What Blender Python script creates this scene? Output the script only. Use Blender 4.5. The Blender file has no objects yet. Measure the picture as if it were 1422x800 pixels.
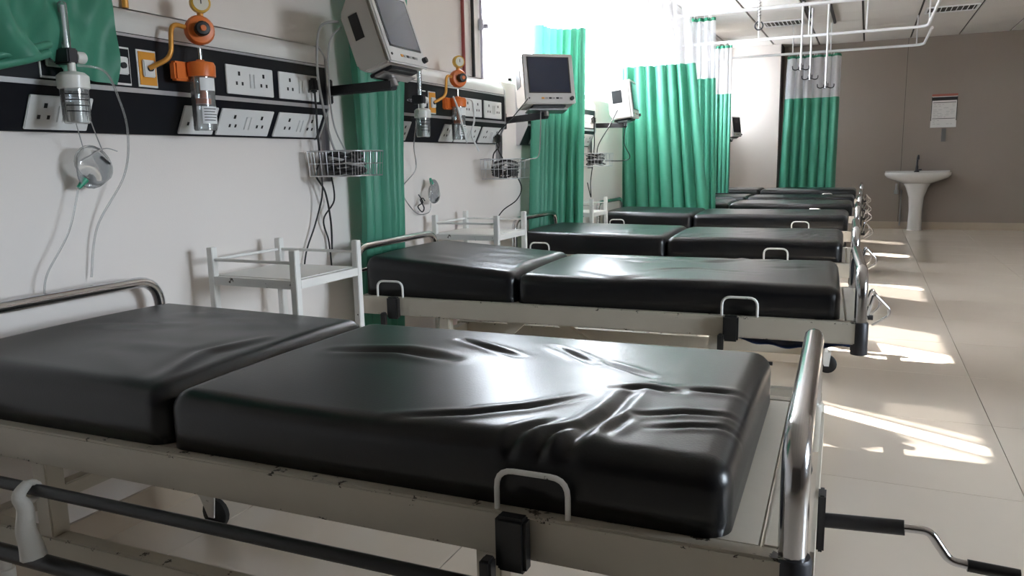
import bpy, bmesh, math, random
from mathutils import Vector, Matrix
random.seed(7)
S = bpy.context.scene
COL = S.collection
PI = math.pi

# ------------------------------------------------------------------ camera
CAM_X, CAM_H = 2.131, 1.15
RIGHT = Vector((0.909863, 0.414473, -0.019296))
UP = Vector((-0.049929, 0.155549, 0.986566))
BACK = Vector((0.411906, -0.896677, 0.162223))
FOCAL_PX = 1068.7
cam = bpy.data.cameras.new('camera')
cam.sensor_width = 36.0
cam.lens = FOCAL_PX / 1422 * 36.0
cam.clip_start = 0.05
cam_o = bpy.data.objects.new('camera', cam)
COL.objects.link(cam_o)
BACK = RIGHT.cross(UP).normalized()
UP = BACK.cross(RIGHT).normalized()
cam_o.matrix_world = Matrix(((RIGHT.x, UP.x, BACK.x, CAM_X), (RIGHT.y, UP.y, BACK.y, 0.0),
                             (RIGHT.z, UP.z, BACK.z, CAM_H), (0, 0, 0, 1)))
S.camera = cam_o

# ------------------------------------------------------------------ light
SKY_STRENGTH = 33.0
SUN_STRENGTH = 60.0
w = bpy.data.worlds.new('sky'); S.world = w; w.use_nodes = True
bg = w.node_tree.nodes['Background']
bg.inputs[1].default_value = SKY_STRENGTH
_n, _l = w.node_tree.nodes.new, w.node_tree.links.new      # even bright sky above, sunlit ground below the horizon
_tc = _n('ShaderNodeTexCoord'); _sp = _n('ShaderNodeSeparateXYZ'); _rp = _n('ShaderNodeValToRGB')
_l(_tc.outputs['Generated'], _sp.inputs[0]); _l(_sp.outputs[2], _rp.inputs[0]); _l(_rp.outputs[0], bg.inputs[0])
_rp.color_ramp.elements[0].position = 0.0; _rp.color_ramp.elements[0].color = (.17, .155, .13, 1)
_rp.color_ramp.elements[1].position = 0.02; _rp.color_ramp.elements[1].color = (.79, .895, 1.0, 1)
sun = bpy.data.lights.new('sun', 'SUN'); sun.energy = SUN_STRENGTH; sun.angle = math.radians(0.6)
sun.color = (1.0, 0.95, 0.88)
sun_o = bpy.data.objects.new('sun', sun); COL.objects.link(sun_o)
EL = math.radians(40.0)
d = Vector((0.877 * math.cos(EL), -0.480 * math.cos(EL), -math.sin(EL)))
sun_o.rotation_euler = d.to_track_quat('-Z', 'Y').to_euler()
sun_o.location = (-6, 8, 8)
vs = S.view_settings
vs.view_transform = 'Standard'; vs.look = 'None'; vs.gamma = 1.0; vs.use_curve_mapping = False
vs.exposure = 0.15

# ------------------------------------------------------------------ materials
MATS = {}
def nodes_of(name):
    m = bpy.data.materials.new(name); m.use_nodes = True
    nt = m.node_tree; nt.nodes.clear()
    out = nt.nodes.new('ShaderNodeOutputMaterial')
    return m, nt, out
def mat(name, col, rough=0.5, metal=0.0, var=0.0, vscale=8.0, bump=0.0, bscale=60.0, spec=0.5, coat=0.0,
        chips=None, edges=(), chip_scale=14.0, chip_at=0.68, stretch=(1, 1, 1), sheen=0.0, trans=0.0):
    m, nt, out = nodes_of(name)
    N, L = nt.nodes.new, nt.links.new
    b = N('ShaderNodeBsdfPrincipled'); L(b.outputs[0], out.inputs[0])
    b.inputs['Base Color'].default_value = (*col, 1)
    b.inputs['Roughness'].default_value = rough; b.inputs['Metallic'].default_value = metal
    b.inputs['Specular IOR Level'].default_value = spec; b.inputs['Coat Weight'].default_value = coat
    if trans: b.inputs['Transmission Weight'].default_value = trans
    if var or bump or chips:
        tc = N('ShaderNodeTexCoord'); mp = N('ShaderNodeMapping'); L(tc.outputs['Object'], mp.inputs[0])
        mp.inputs['Scale'].default_value = stretch
    if var:
        nz = N('ShaderNodeTexNoise'); nz.inputs['Scale'].default_value = vscale; nz.inputs['Detail'].default_value = 5
        L(mp.outputs[0], nz.inputs[0])
        mx = N('ShaderNodeMix'); mx.data_type = 'RGBA'
        mx.inputs[6].default_value = (*[c * (1 - var) for c in col], 1)
        mx.inputs[7].default_value = (*[min(1, c * (1 + var)) for c in col], 1)
        L(nz.outputs[0], mx.inputs[0]); L(mx.outputs[2], b.inputs['Base Color'])
    if chips:
        nc = N('ShaderNodeTexNoise'); nc.inputs['Scale'].default_value = chip_scale; nc.inputs['Detail'].default_value = 8
        nc.inputs['Roughness'].default_value = 0.7
        L(mp.outputs[0], nc.inputs[0])
        rp = N('ShaderNodeValToRGB'); rp.color_ramp.elements[0].position = chip_at
        rp.color_ramp.elements[1].position = chip_at + 0.02
        src = nc.outputs[0]
        if edges:
            sz = N('ShaderNodeSeparateXYZ'); L(tc.outputs['Object'], sz.inputs[0])
            for e in edges:
                cm = N('ShaderNodeMath'); cm.operation = 'COMPARE'; cm.inputs[1].default_value = e; cm.inputs[2].default_value = .0055
                L(sz.outputs[2], cm.inputs[0])
                ma = N('ShaderNodeMath'); ma.operation = 'MULTIPLY_ADD'; ma.inputs[1].default_value = .085
                L(cm.outputs[0], ma.inputs[0]); L(src, ma.inputs[2]); src = ma.outputs[0]
        L(src, rp.inputs[0])
        m2 = N('ShaderNodeMix'); m2.data_type = 'RGBA'
        m2.inputs[6].default_value = (*col, 1); m2.inputs[7].default_value = (*chips, 1)
        if var: L(mx.outputs[2], m2.inputs[6])
        L(rp.outputs[0], m2.inputs[0]); L(m2.outputs[2], b.inputs['Base Color'])
    if bump:
        nb = N('ShaderNodeTexNoise'); nb.inputs['Scale'].default_value = bscale; nb.inputs['Detail'].default_value = 3
        L(mp.outputs[0], nb.inputs[0])
        bp = N('ShaderNodeBump'); bp.inputs['Strength'].default_value = bump; bp.inputs['Distance'].default_value = 0.01
        L(nb.outputs[0], bp.inputs['Height']); L(bp.outputs[0], b.inputs['Normal'])
    MATS[name] = m
    return m
def cloth_mat(name, col, translucent=0.35):
    m, nt, out = nodes_of(name); N, L = nt.nodes.new, nt.links.new
    tc = N('ShaderNodeTexCoord'); nz = N('ShaderNodeTexNoise'); nz.inputs['Scale'].default_value = 5; nz.inputs['Detail'].default_value = 4
    L(tc.outputs['Object'], nz.inputs[0])
    mx = N('ShaderNodeMix'); mx.data_type = 'RGBA'
    mx.inputs[6].default_value = (*[c * .85 for c in col], 1); mx.inputs[7].default_value = (*[min(1, c * 1.15) for c in col], 1)
    L(nz.outputs[0], mx.inputs[0])
    b = N('ShaderNodeBsdfPrincipled'); b.inputs['Roughness'].default_value = 0.45; b.inputs['Specular IOR Level'].default_value = 0.5
    L(mx.outputs[2], b.inputs['Base Color'])
    t = N('ShaderNodeBsdfTranslucent'); L(mx.outputs[2], t.inputs[0])
    ms = N('ShaderNodeMixShader'); ms.inputs[0].default_value = translucent
    L(b.outputs[0], ms.inputs[1]); L(t.outputs[0], ms.inputs[2]); L(ms.outputs[0], out.inputs[0])
    MATS[name] = m
    return m
def net_mat(name, col, cell=160.0, hole=0.30):
    m, nt, out = nodes_of(name); N, L = nt.nodes.new, nt.links.new
    uv = N('ShaderNodeTexCoord'); sc = N('ShaderNodeVectorMath'); sc.operation = 'SCALE'; sc.inputs['Scale'].default_value = cell
    L(uv.outputs['UV'], sc.inputs[0])
    fr = N('ShaderNodeVectorMath'); fr.operation = 'FRACTION'; L(sc.outputs[0], fr.inputs[0])
    sb = N('ShaderNodeVectorMath'); sb.operation = 'SUBTRACT'; sb.inputs[1].default_value = (.5, .5, 0); L(fr.outputs[0], sb.inputs[0])
    sp = N('ShaderNodeSeparateXYZ'); L(sb.outputs[0], sp.inputs[0])
    cb = N('ShaderNodeCombineXYZ'); L(sp.outputs[0], cb.inputs[0]); L(sp.outputs[1], cb.inputs[1])
    ln = N('ShaderNodeVectorMath'); ln.operation = 'LENGTH'; L(cb.outputs[0], ln.inputs[0])
    lt = N('ShaderNodeMath'); lt.operation = 'LESS_THAN'; lt.inputs[1].default_value = hole; L(ln.outputs['Value'], lt.inputs[0])
    b = N('ShaderNodeBsdfDiffuse'); b.inputs[0].default_value = (*col, 1)
    t = N('ShaderNodeBsdfTranslucent'); t.inputs[0].default_value = (*col, 1)
    m1 = N('ShaderNodeMixShader'); m1.inputs[0].default_value = 0.4; L(b.outputs[0], m1.inputs[1]); L(t.outputs[0], m1.inputs[2])
    tr = N('ShaderNodeBsdfTransparent')
    m2 = N('ShaderNodeMixShader'); L(lt.outputs[0], m2.inputs[0]); L(m1.outputs[0], m2.inputs[1]); L(tr.outputs[0], m2.inputs[2])
    L(m2.outputs[0], out.inputs[0]); MATS[name] = m
def clear_mat(name, tint=(1, 1, 1), gloss=0.10, rough=0.05, haze=0.0):
    m, nt, out = nodes_of(name); N, L = nt.nodes.new, nt.links.new
    tr = N('ShaderNodeBsdfTransparent'); tr.inputs[0].default_value = (*tint, 1)
    g = N('ShaderNodeBsdfGlossy'); g.inputs['Roughness'].default_value = rough
    lw = N('ShaderNodeFresnel'); lw.inputs[0].default_value = 1.45
    ad = N('ShaderNodeMath'); ad.operation = 'MULTIPLY_ADD'; ad.inputs[1].default_value = 1.0; ad.inputs[2].default_value = gloss - .04
    L(lw.outputs[0], ad.inputs[0])
    m1 = N('ShaderNodeMixShader'); L(ad.outputs[0], m1.inputs[0]); L(tr.outputs[0], m1.inputs[1]); L(g.outputs[0], m1.inputs[2])
    if haze:
        df = N('ShaderNodeBsdfDiffuse'); df.inputs[0].default_value = (.85, .85, .85, 1)
        m2 = N('ShaderNodeMixShader'); m2.inputs[0].default_value = haze
        L(m1.outputs[0], m2.inputs[1]); L(df.outputs[0], m2.inputs[2]); L(m2.outputs[0], out.inputs[0])
    else: L(m1.outputs[0], out.inputs[0])
    MATS[name] = m
def frosted_mat(name):
    m, nt, out = nodes_of(name); N, L = nt.nodes.new, nt.links.new
    t = N('ShaderNodeBsdfTranslucent'); t.inputs[0].default_value = (.92, .95, 1, 1)
    tr = N('ShaderNodeBsdfTransparent')
    m0 = N('ShaderNodeMixShader'); m0.inputs[0].default_value = .35
    L(t.outputs[0], m0.inputs[1]); L(tr.outputs[0], m0.inputs[2])
    L(m0.outputs[0], out.inputs[0]); MATS[name] = m

mat('wall_paint', (.81, .755, .715), .55, var=.03, vscale=2.0, bump=.05, bscale=180)
mat('tan_paint', (.255, .212, .178), .55, var=.06, vscale=1.2, bump=.05, bscale=150)
mat('shade_brown', (.09, .075, .062), .5, var=.05, vscale=2)
mat('dark_seam_shade', (.03, .025, .022), .6)
mat('skirting', (.42, .34, .26), .3, var=.08, vscale=3)
mat('floor_tile', (.70, .62, .53), .14, var=.05, vscale=2.5, spec=.5)
mat('grout', (.32, .27, .22), .7)
mat('ceiling_tile', (.66, .63, .60), .8, var=.05, vscale=1.2, bump=.1, bscale=220)
mat('ceiling_void', (.05, .045, .04), .8)
mat('white_metal', (.78, .78, .80), .35)
mat('dark_metal', (.05, .05, .055), .45, metal=.6)
mat('aluminium', (.62, .63, .65), .35, metal=.9)
mat('chrome', (.66, .66, .68), .16, metal=1.0, bump=.02, bscale=30)
mat('steel_grey', (.42, .41, .42), .3, metal=.9)
mat('cream_paint', (.56, .515, .435), .38, var=.10, vscale=6, chips=(.035, .022, .015), chip_scale=26, chip_at=.685, edges=(.598, .526, .348), bump=.06, bscale=70)
mat('cream_sheet', (.56, .515, .435), .38, var=.10, vscale=6, chips=(.06, .045, .03), chip_scale=22, chip_at=.70, bump=.05, bscale=70)
mat('white_paint', (.86, .85, .82), .4, var=.05, vscale=8, chips=(.05, .03, .02), chip_scale=24, chip_at=.655)
mat('vinyl', (.0025, .003, .005), .31, bump=.04, bscale=240, spec=.58)
mat('black_plastic', (.012, .012, .013), .4)
mat('panel_black', (.005, .006, .010), .45, spec=.3)
mat('panel_white', (.72, .71, .69), .35)
mat('socket_white', (.80, .80, .79), .3)
mat('socket_hole', (.01, .01, .01), .6)
mat('silver_trim', (.58, .58, .60), .35, metal=.6)
mat('orange_plastic', (.80, .19, .035), .38)
mat('amber_plate', (.78, .34, .04), .4)
mat('brass_pipe', (.72, .33, .06), .35, metal=.3)
mat('gauge_yellow', (.72, .42, .05), .4)
mat('dial_white', (.82, .78, .66), .4)
mat('bottle_white', (.80, .79, .75), .3)
mat('label_white', (.85, .85, .85), .5)
mat('print_black', (.02, .02, .02), .6)
mat('green_plastic', (.02, .32, .18), .35)
mat('tube_white', (.80, .80, .80), .3)
mat('rubber_black', (.015, .015, .016), .5)
mat('cable_grey', (.38, .37, .36), .45)
mat('red_pipe', (.30, .05, .045), .45)
mat('white_pipe', (.62, .60, .72), .4)
mat('monitor_case', (.62, .585, .55), .42, bump=.03, bscale=200)
mat('monitor_bezel', (.70, .68, .66), .4)
mat('screen_glass', (.015, .025, .06), .06, spec=.8)
mat('wire', (.60, .60, .62), .3, metal=.8)
mat('ceramic', (.66, .64, .61), .14, coat=.3)
mat('poster_paper', (.66, .64, .62), .6)
mat('poster_red', (.35, .11, .08), .6)
mat('grey_strip', (.16, .15, .145), .5)
mat('purple_plastic', (.16, .015, .15), .4)
mat('blue_cloth', (.012, .035, .13), .6)
mat('white_cloth', (.62, .60, .56), .8, bump=.2, bscale=80)
mat('glass_edge', (.6, .65, .65), .2)
cloth_mat('curtain_green', (.085, .35, .235), .28)
cloth_mat('curtain_hem', (.02, .20, .11), .2)
net_mat('curtain_net', (.72, .72, .74))
clear_mat('window_glass', (1, 1, 1), .06)
clear_mat('clear_plastic', (.93, .95, .96), .14, .08, .10)
clear_mat('mask_plastic', (.97, .98, .98), .12, .12, .16)
frosted_mat('frosted_glass')

# ------------------------------------------------------------------ mesh helpers
def rotm(rx=0, ry=0, rz=0):
    return Matrix.Rotation(rz, 3, 'Z') @ Matrix.Rotation(ry, 3, 'Y') @ Matrix.Rotation(rx, 3, 'X')
class MB:
    def __init__(s): s.v = []; s.f = []; s.uv = None
    def add(s, vs, fs):
        n = len(s.v); s.v += [Vector(p) for p in vs]; s.f += [tuple(i + n for i in q) for q in fs]; return s
    def box(s, x0, x1, y0, y1, z0, z1, M=None, o=(0, 0, 0)):
        vs = [Vector((x, y, z)) for z in (z0, z1) for y in (y0, y1) for x in (x0, x1)]
        if M is not None: vs = [M @ p + Vector(o) for p in vs]
        elif o != (0, 0, 0): vs = [p + Vector(o) for p in vs]
        return s.add(vs, [(0, 2, 3, 1), (4, 5, 7, 6), (0, 1, 5, 4), (2, 6, 7, 3), (0, 4, 6, 2), (1, 3, 7, 5)])
    def bar(s, a, b, w, h):
        a, b = Vector(a), Vector(b); t = (b - a); L = t.length; q = t.to_track_quat('X', 'Z').to_matrix()
        return s.box(0, L, -w / 2, w / 2, -h / 2, h / 2, q, a)
    def tube(s, pts, r, n=8, closed=False):
        pts = [Vector(p) for p in pts]; m = len(pts); rs = r if isinstance(r, (list, tuple)) else [r] * m
        vs = []; fs = []; ref = None
        for i, p in enumerate(pts):
            if closed: t = pts[(i + 1) % m] - pts[i - 1]
            else: t = pts[min(i + 1, m - 1)] - pts[max(i - 1, 0)]
            t = t.normalized() if t.length > 1e-9 else Vector((0, 0, 1))
            if ref is None:
                ref = Vector((0, 0, 1)) if abs(t.z) < .9 else Vector((1, 0, 0))
            u = (ref - t * ref.dot(t)); u = u.normalized() if u.length > 1e-6 else t.orthogonal().normalized()
            ref = u; v = t.cross(u)
            for k in range(n):
                a = 2 * PI * k / n; vs.append(p + u * rs[i] * math.cos(a) + v * rs[i] * math.sin(a))
        for i in range(m if closed else m - 1):
            j = (i + 1) % m
            for k in range(n):
                k2 = (k + 1) % n; fs.append((i * n + k, i * n + k2, j * n + k2, j * n + k))
        if not closed:
            fs.append(tuple(reversed(range(n)))); fs.append(tuple((m - 1) * n + k for k in range(n)))
        return s.add(vs, fs)
    def lathe(s, prof, o=(0, 0, 0), n=20, M=None, cap=True):
        vs = []; fs = []; o = Vector(o)
        for r, z in prof:
            for k in range(n):
                a = 2 * PI * k / n; p = Vector((r * math.cos(a), r * math.sin(a), z))
                vs.append((M @ p if M is not None else p) + o)
        for i in range(len(prof) - 1):
            for k in range(n):
                k2 = (k + 1) % n; fs.append((i * n + k, i * n + k2, (i + 1) * n + k2, (i + 1) * n + k))
        if cap:
            fs.append(tuple(reversed(range(n)))); m = len(prof) - 1; fs.append(tuple(m * n + k for k in range(n)))
        return s.add(vs, fs)
    def prism(s, poly, axis, a, b):
        def P(u, v, t): return {'y': (u, t, v), 'x': (t, u, v), 'z': (u, v, t)}[axis]
        n = len(poly); vs = [P(u, v, a) for u, v in poly] + [P(u, v, b) for u, v in poly]
        fs = [tuple(range(n)), tuple(reversed(range(n, 2 * n)))] + [(i, i + n, (i + 1) % n + n, (i + 1) % n) for i in range(n)]
        return s.add(vs, fs)
    def grid(s, P, uv=None):
        R, Cn = len(P), len(P[0]); n = len(s.v)
        s.v += [Vector(p) for r in P for p in r]
        s.f += [(n + i * Cn + j, n + i * Cn + j + 1, n + (i + 1) * Cn + j + 1, n + (i + 1) * Cn + j) for i in range(R - 1) for j in range(Cn - 1)]
        if uv is not None: s.uv = [q for r in uv for q in r]
        return s
    def build(s, name, material, parent=None, smooth=None, bevel=0, loc=None, solid=0, kind=None, label=None):
        me = bpy.data.meshes.new(name); me.from_pydata([tuple(p) for p in s.v], [], s.f); me.update()
        bm = bmesh.new(); bm.from_mesh(me); bmesh.ops.recalc_face_normals(bm, faces=bm.faces)
        if bevel: bmesh.ops.bevel(bm, geom=bm.edges[:], offset=bevel, segments=2, affect='EDGES', clamp_overlap=True)
        bm.to_mesh(me); bm.free()
        if s.uv:
            ul = me.uv_layers.new(name='UVMap')
            for lp in me.loops: ul.data[lp.index].uv = s.uv[lp.vertex_index]
        me.materials.append(MATS[material])
        o = bpy.data.objects.new(name, me); COL.objects.link(o)
        if loc: o.location = loc
        if parent is not None: o.parent = parent
        if smooth is not None:
            for p in me.polygons: p.use_smooth = True
            if smooth < 179:
                me.set_sharp_from_angle(angle=math.radians(smooth))
        if solid:
            md = o.modifiers.new('thickness', 'SOLIDIFY'); md.thickness = solid; md.offset = 0
        if kind: o['kind'] = kind
        if label: o['label'] = label
        return o
def tag(o, label, cat, group=None):
    o['label'] = label; o['category'] = cat
    if group: o['group'] = group
    return o
def thing(name, label, cat, loc=(0, 0, 0), rz=0, group=None):
    o = bpy.data.objects.new(name, None); COL.objects.link(o); o.empty_display_size = .1
    o.location = loc; o.rotation_euler = (0, 0, rz)
    return tag(o, label, cat, group)
def share(o, parent, loc, name=None):
    c = o.copy(); COL.objects.link(c); c.parent = parent; c.location = loc
    return c
def bez(p, n=10):
    """smooth curve through points (Catmull-Rom)"""
    p = [Vector(q) for q in p]; out = []
    for i in range(len(p) - 1):
        a = p[max(i - 1, 0)]; b = p[i]; c = p[i + 1]; e = p[min(i + 2, len(p) - 1)]
        for k in range(n):
            t = k / n
            out.append(.5 * ((2 * b) + (c - a) * t + (2 * a - 5 * b + 4 * c - e) * t * t + (3 * b - a - 3 * c + e) * t ** 3))
    out.append(p[-1]); return out
def hoop(pts, r, n=6):
    """polyline with rounded corners of radius r"""
    pts = [Vector(p) for p in pts]; out = [pts[0]]
    for i in range(1, len(pts) - 1):
        a = (pts[i - 1] - pts[i]); b = (pts[i + 1] - pts[i]); rr = min(r, a.length * .49, b.length * .49)
        a = pts[i] + a.normalized() * rr; b = pts[i] + b.normalized() * rr
        for k in range(n + 1):
            t = k / n; out.append(a * (1 - t) ** 2 + pts[i] * 2 * t * (1 - t) + b * t * t)
    out.append(pts[-1]); return out
def struct(o): o['kind'] = 'structure'; return o

# ------------------------------------------------------------------ the room
X1, Y0, Y1, ZC = 6.0, -3.0, 13.4, 2.86
GAP = .0015
fl = struct(MB().box(-.2, X1, Y0, Y1 + .2, -.10, -.006).build('floor', 'grout'))
TW = .8
tile_mesh = None
xs = [.27 + TW * k for k in range(-1, 8)]; ys = [2.89 + TW * k for k in range(-8, 14)]
for xa in xs:
    for ya in ys:
        x0, x1 = max(xa, 0), min(xa + TW, X1); y0, y1 = max(ya, Y0), min(ya + TW, Y1)
        if x1 - x0 < .02 or y1 - y0 < .02: continue
        full = (x1 - x0 > TW - .001 and y1 - y0 > TW - .001)
        if full and tile_mesh:
            share(tile_mesh, fl, (xa, ya, 0))
        else:
            t = MB().box(GAP, x1 - x0 - GAP, GAP, y1 - y0 - GAP, -.008, 0).build('floor_tile', 'floor_tile', fl, loc=(x0, y0, 0))
            if full: tile_mesh = t
# ceiling: dark void above, tiles hung in a grid
ce = struct(MB().box(-.2, X1 + .2, Y0 - .2, Y1 + .2, ZC + .02, ZC + .12).build('ceiling', 'ceiling_void'))
TC = .635; ct = None
for i in range(-1, 10):
    for j in range(-5, 23):
        xa, ya = .09 + TC * i, -.17 + TC * j
        x0, x1 = max(xa, 0), min(xa + TC, X1); y0, y1 = max(ya, Y0), min(ya + TC, Y1)
        if x1 - x0 < .03 or y1 - y0 < .03: continue
        full = x1 - x0 > TC - .001 and y1 - y0 > TC - .001
        if full and ct: share(ct, ce, (xa, ya, ZC))
        else:
            t = MB().box(.013, x1 - x0 - .013, .003, y1 - y0 - .003, 0, .018).build('ceiling_tile', 'ceiling_tile', ce, loc=(x0, y0, ZC))
            if full: ct = t
# left wall with window openings
WIN = [(4.28, 5.72), (5.95, 7.40), (8.15, 9.60), (11.00, 11.40), (12.40, 12.85)]  # last window, hidden behind a curtain, is added to light the column
ZS, ZT = 1.65, 2.70
wl = MB()
wl.box(-.22, 0, Y0, Y1 + .2, 0, ZS); wl.box(-.22, 0, Y0, Y1 + .2, ZT, ZC + .12)
edges = [Y0] + [e for w_ in WIN for e in w_] + [Y1 + .2]
for i in range(0, len(edges), 2): wl.box(-.22, 0, edges[i], edges[i + 1], ZS, ZT)
struct(wl.build('wall_left', 'wall_paint'))
struct(MB().box(2.2 - 2.2, X1, Y1, Y1 + .2, 0, ZC + .12).build('wall_back', 'tan_paint'))
seam = MB().box(2.604, 2.609, Y1 - .002, Y1 + .01, .11, ZC).build('trim_1', 'dark_seam_shade'); struct(seam)
wc = MB().box(.0, .83, 13.0, Y1, 0, ZC + .02).build('wall_column', 'wall_paint'); struct(wc)
struct(MB().box(.83, .845, 12.995, Y1, 0, ZC + .015).build('return_shade', 'dark_seam_shade'))  # column's return face, its deep shade painted on as a dark strip
struct(MB().box(0, X1, Y0 - .2, Y0, 0, ZC + .12).build('wall_front', 'shade_brown'))  # wall behind the camera, coloured dark to put that end in shade
# right wall; its unseen window is added to brighten the near left wall
RW = [(1.1, 2.7)]
wr = MB(); wr.box(X1, X1 + .22, Y0 - .2, Y1 + .2, 0, 1.0); wr.box(X1, X1 + .22, Y0 - .2, Y1 + .2, 2.4, ZC + .12)
edges = [Y0 - .2] + [e for w_ in RW for e in w_] + [Y1 + .2]
for i in range(0, len(edges), 2): wr.box(X1, X1 + .22, edges[i], edges[i + 1], 1.0, 2.4)
struct(wr.build('wall_right', 'tan_paint'))
struct(MB().box(0, .012, Y0, 13.0, 0, .10).build('baseboard_left', 'skirting'))
struct(MB().box(.845, X1, Y1 - .012, Y1, 0, .11).build('baseboard_back', 'skirting'))
# windows: frame, panes; some panes slid open a little
def window(n, x, ya, yb, za, zb, gaps):
    f = MB(); t = .035
    f.box(x - .03, x + .03, ya, yb, za, za + t); f.box(x - .03, x + .03, ya, yb, zb - t, zb)
    f.box(x - .03, x + .03, ya, ya + t, za, zb); f.box(x - .03, x + .03, yb - t, yb, za, zb)
    o = f.build('window_%d' % n, 'white_metal'); struct(o)
    segs = []; y = ya + t
    for g0, g1 in gaps + [(yb - t, None)]:
        if g0 - y > .05: segs.append((y, g0))
        if g1: y = g1
    for k, (p0, p1) in enumerate(segs):
        s = MB(); w2 = .022; xx = x + (.012 if k % 2 else -.012)
        s.box(xx - .01, xx + .01, p0, p1, za + t, za + t + w2); s.box(xx - .01, xx + .01, p0, p1, zb - t - w2, zb - t)
        s.box(xx - .01, xx + .01, p0, p0 + w2, za + t, zb - t); s.box(xx - .01, xx + .01, p1 - w2, p1, za + t, zb - t)
        sash = s.build('sash', 'white_metal', o)
        MB().box(xx - .002, xx + .002, p0 + w2, p1 - w2, za + t + w2, zb - t - w2).build('pane', 'frosted_glass' if x < 1 else 'window_glass', sash)
CLEAR = []
GAPS = [[(4.80, 4.89)], [(5.985, 6.45)], [(8.80, 8.92)], [(11.035, 11.365)], []]
for k, (a, b_) in enumerate(WIN): window(k + 1, -.12, a, b_, ZS, ZT, GAPS[k])
for k, (a, b_) in enumerate(RW): window(6 + k, X1 + .12, a, b_, 1.0, 2.4, CLEAR)
def portal(x, ya, yb, za, zb, sgn):
    l = bpy.data.lights.new('window_portal', 'AREA'); l.shape = 'RECTANGLE'; l.size = zb - za; l.size_y = yb - ya
    l.cycles.is_portal = True
    o = bpy.data.objects.new('window_portal', l); COL.objects.link(o); o.location = (x, (ya + yb) / 2, (za + zb) / 2)
    o.rotation_euler = (0, -sgn * PI / 2, 0)
for a, b_ in WIN: portal(-.2, a, b_, ZS, ZT, 1)
for a, b_ in RW: portal(X1 + .2, a, b_, 1.0, 2.4, -1)
# ceiling diffusers
def vent(x0, x1, y, lab):
    t = thing('ceiling_vent', lab, 'vent', (x0, y, ZC), 0, 'ceiling air vents')
    W = x1 - x0; D = .42
    MB().box(0, W, 0, .03, -.014, -.001).box(0, W, D - .03, D, -.014, -.001).box(0, .025, .03, D - .03, -.014, -.001).box(W - .025, W, .03, D - .03, -.014, -.001).build('frame', 'white_metal', t)
    MB().box(.025, W - .025, .03, D - .03, -.004, -.002).build('backing', 'ceiling_void', t)
    n = 9
    for k in range(n):
        xx = .05 + (W - .1) * k / (n - 1)
        MB().box(-.004, .004, .0, D - .06, -.010, .0, rotm(0, .5, 0), (xx, .03, -.006)).build('slat', 'white_metal', t)
vent(.80, 1.30, 10.75, 'white slatted air vent in ceiling above the hanging drip hooks')
vent(2.68, 3.24, 10.75, 'white slatted air vent in ceiling above the washbasin side')

# ------------------------------------------------------------------ beds
CHROME = 'chrome'
def loop(pr, r=.03): return hoop(pr, r, 5)
BEDS = [  # y of head centre, rotation, extra height, label
    (1.385, 1.5, 0, .09, 1.962, 'cream hospital bed with crank handle pulled out, below the wall panel with looped-up curtain'),
    (3.045, 2.4, 0, .155, 1.965, 'cream hospital bed, second in the row, with dark blue cloth slung beneath its foot'),
    (4.62, 1.2, 0, .19, 1.90, 'cream hospital bed, third in the row, standing before the white-topped curtain gathered at the window'),
    (6.45, .8, 0, .12, 1.96, 'cream hospital bed, fourth in the row, just before the wide green curtain'),
    (8.28, .5, -.02, .10, 1.98, 'cream hospital bed, fifth in the row, its head hidden by the wide curtain'),
    (9.53, .5, -.02, .10, 1.98, 'cream hospital bed, sixth in the row, between fifth bed and the last bed'),
    (10.74, .5, .015, .10, 1.98, 'cream hospital bed, last in the row, before the free-hanging far curtain')]
HW = .39
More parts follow.
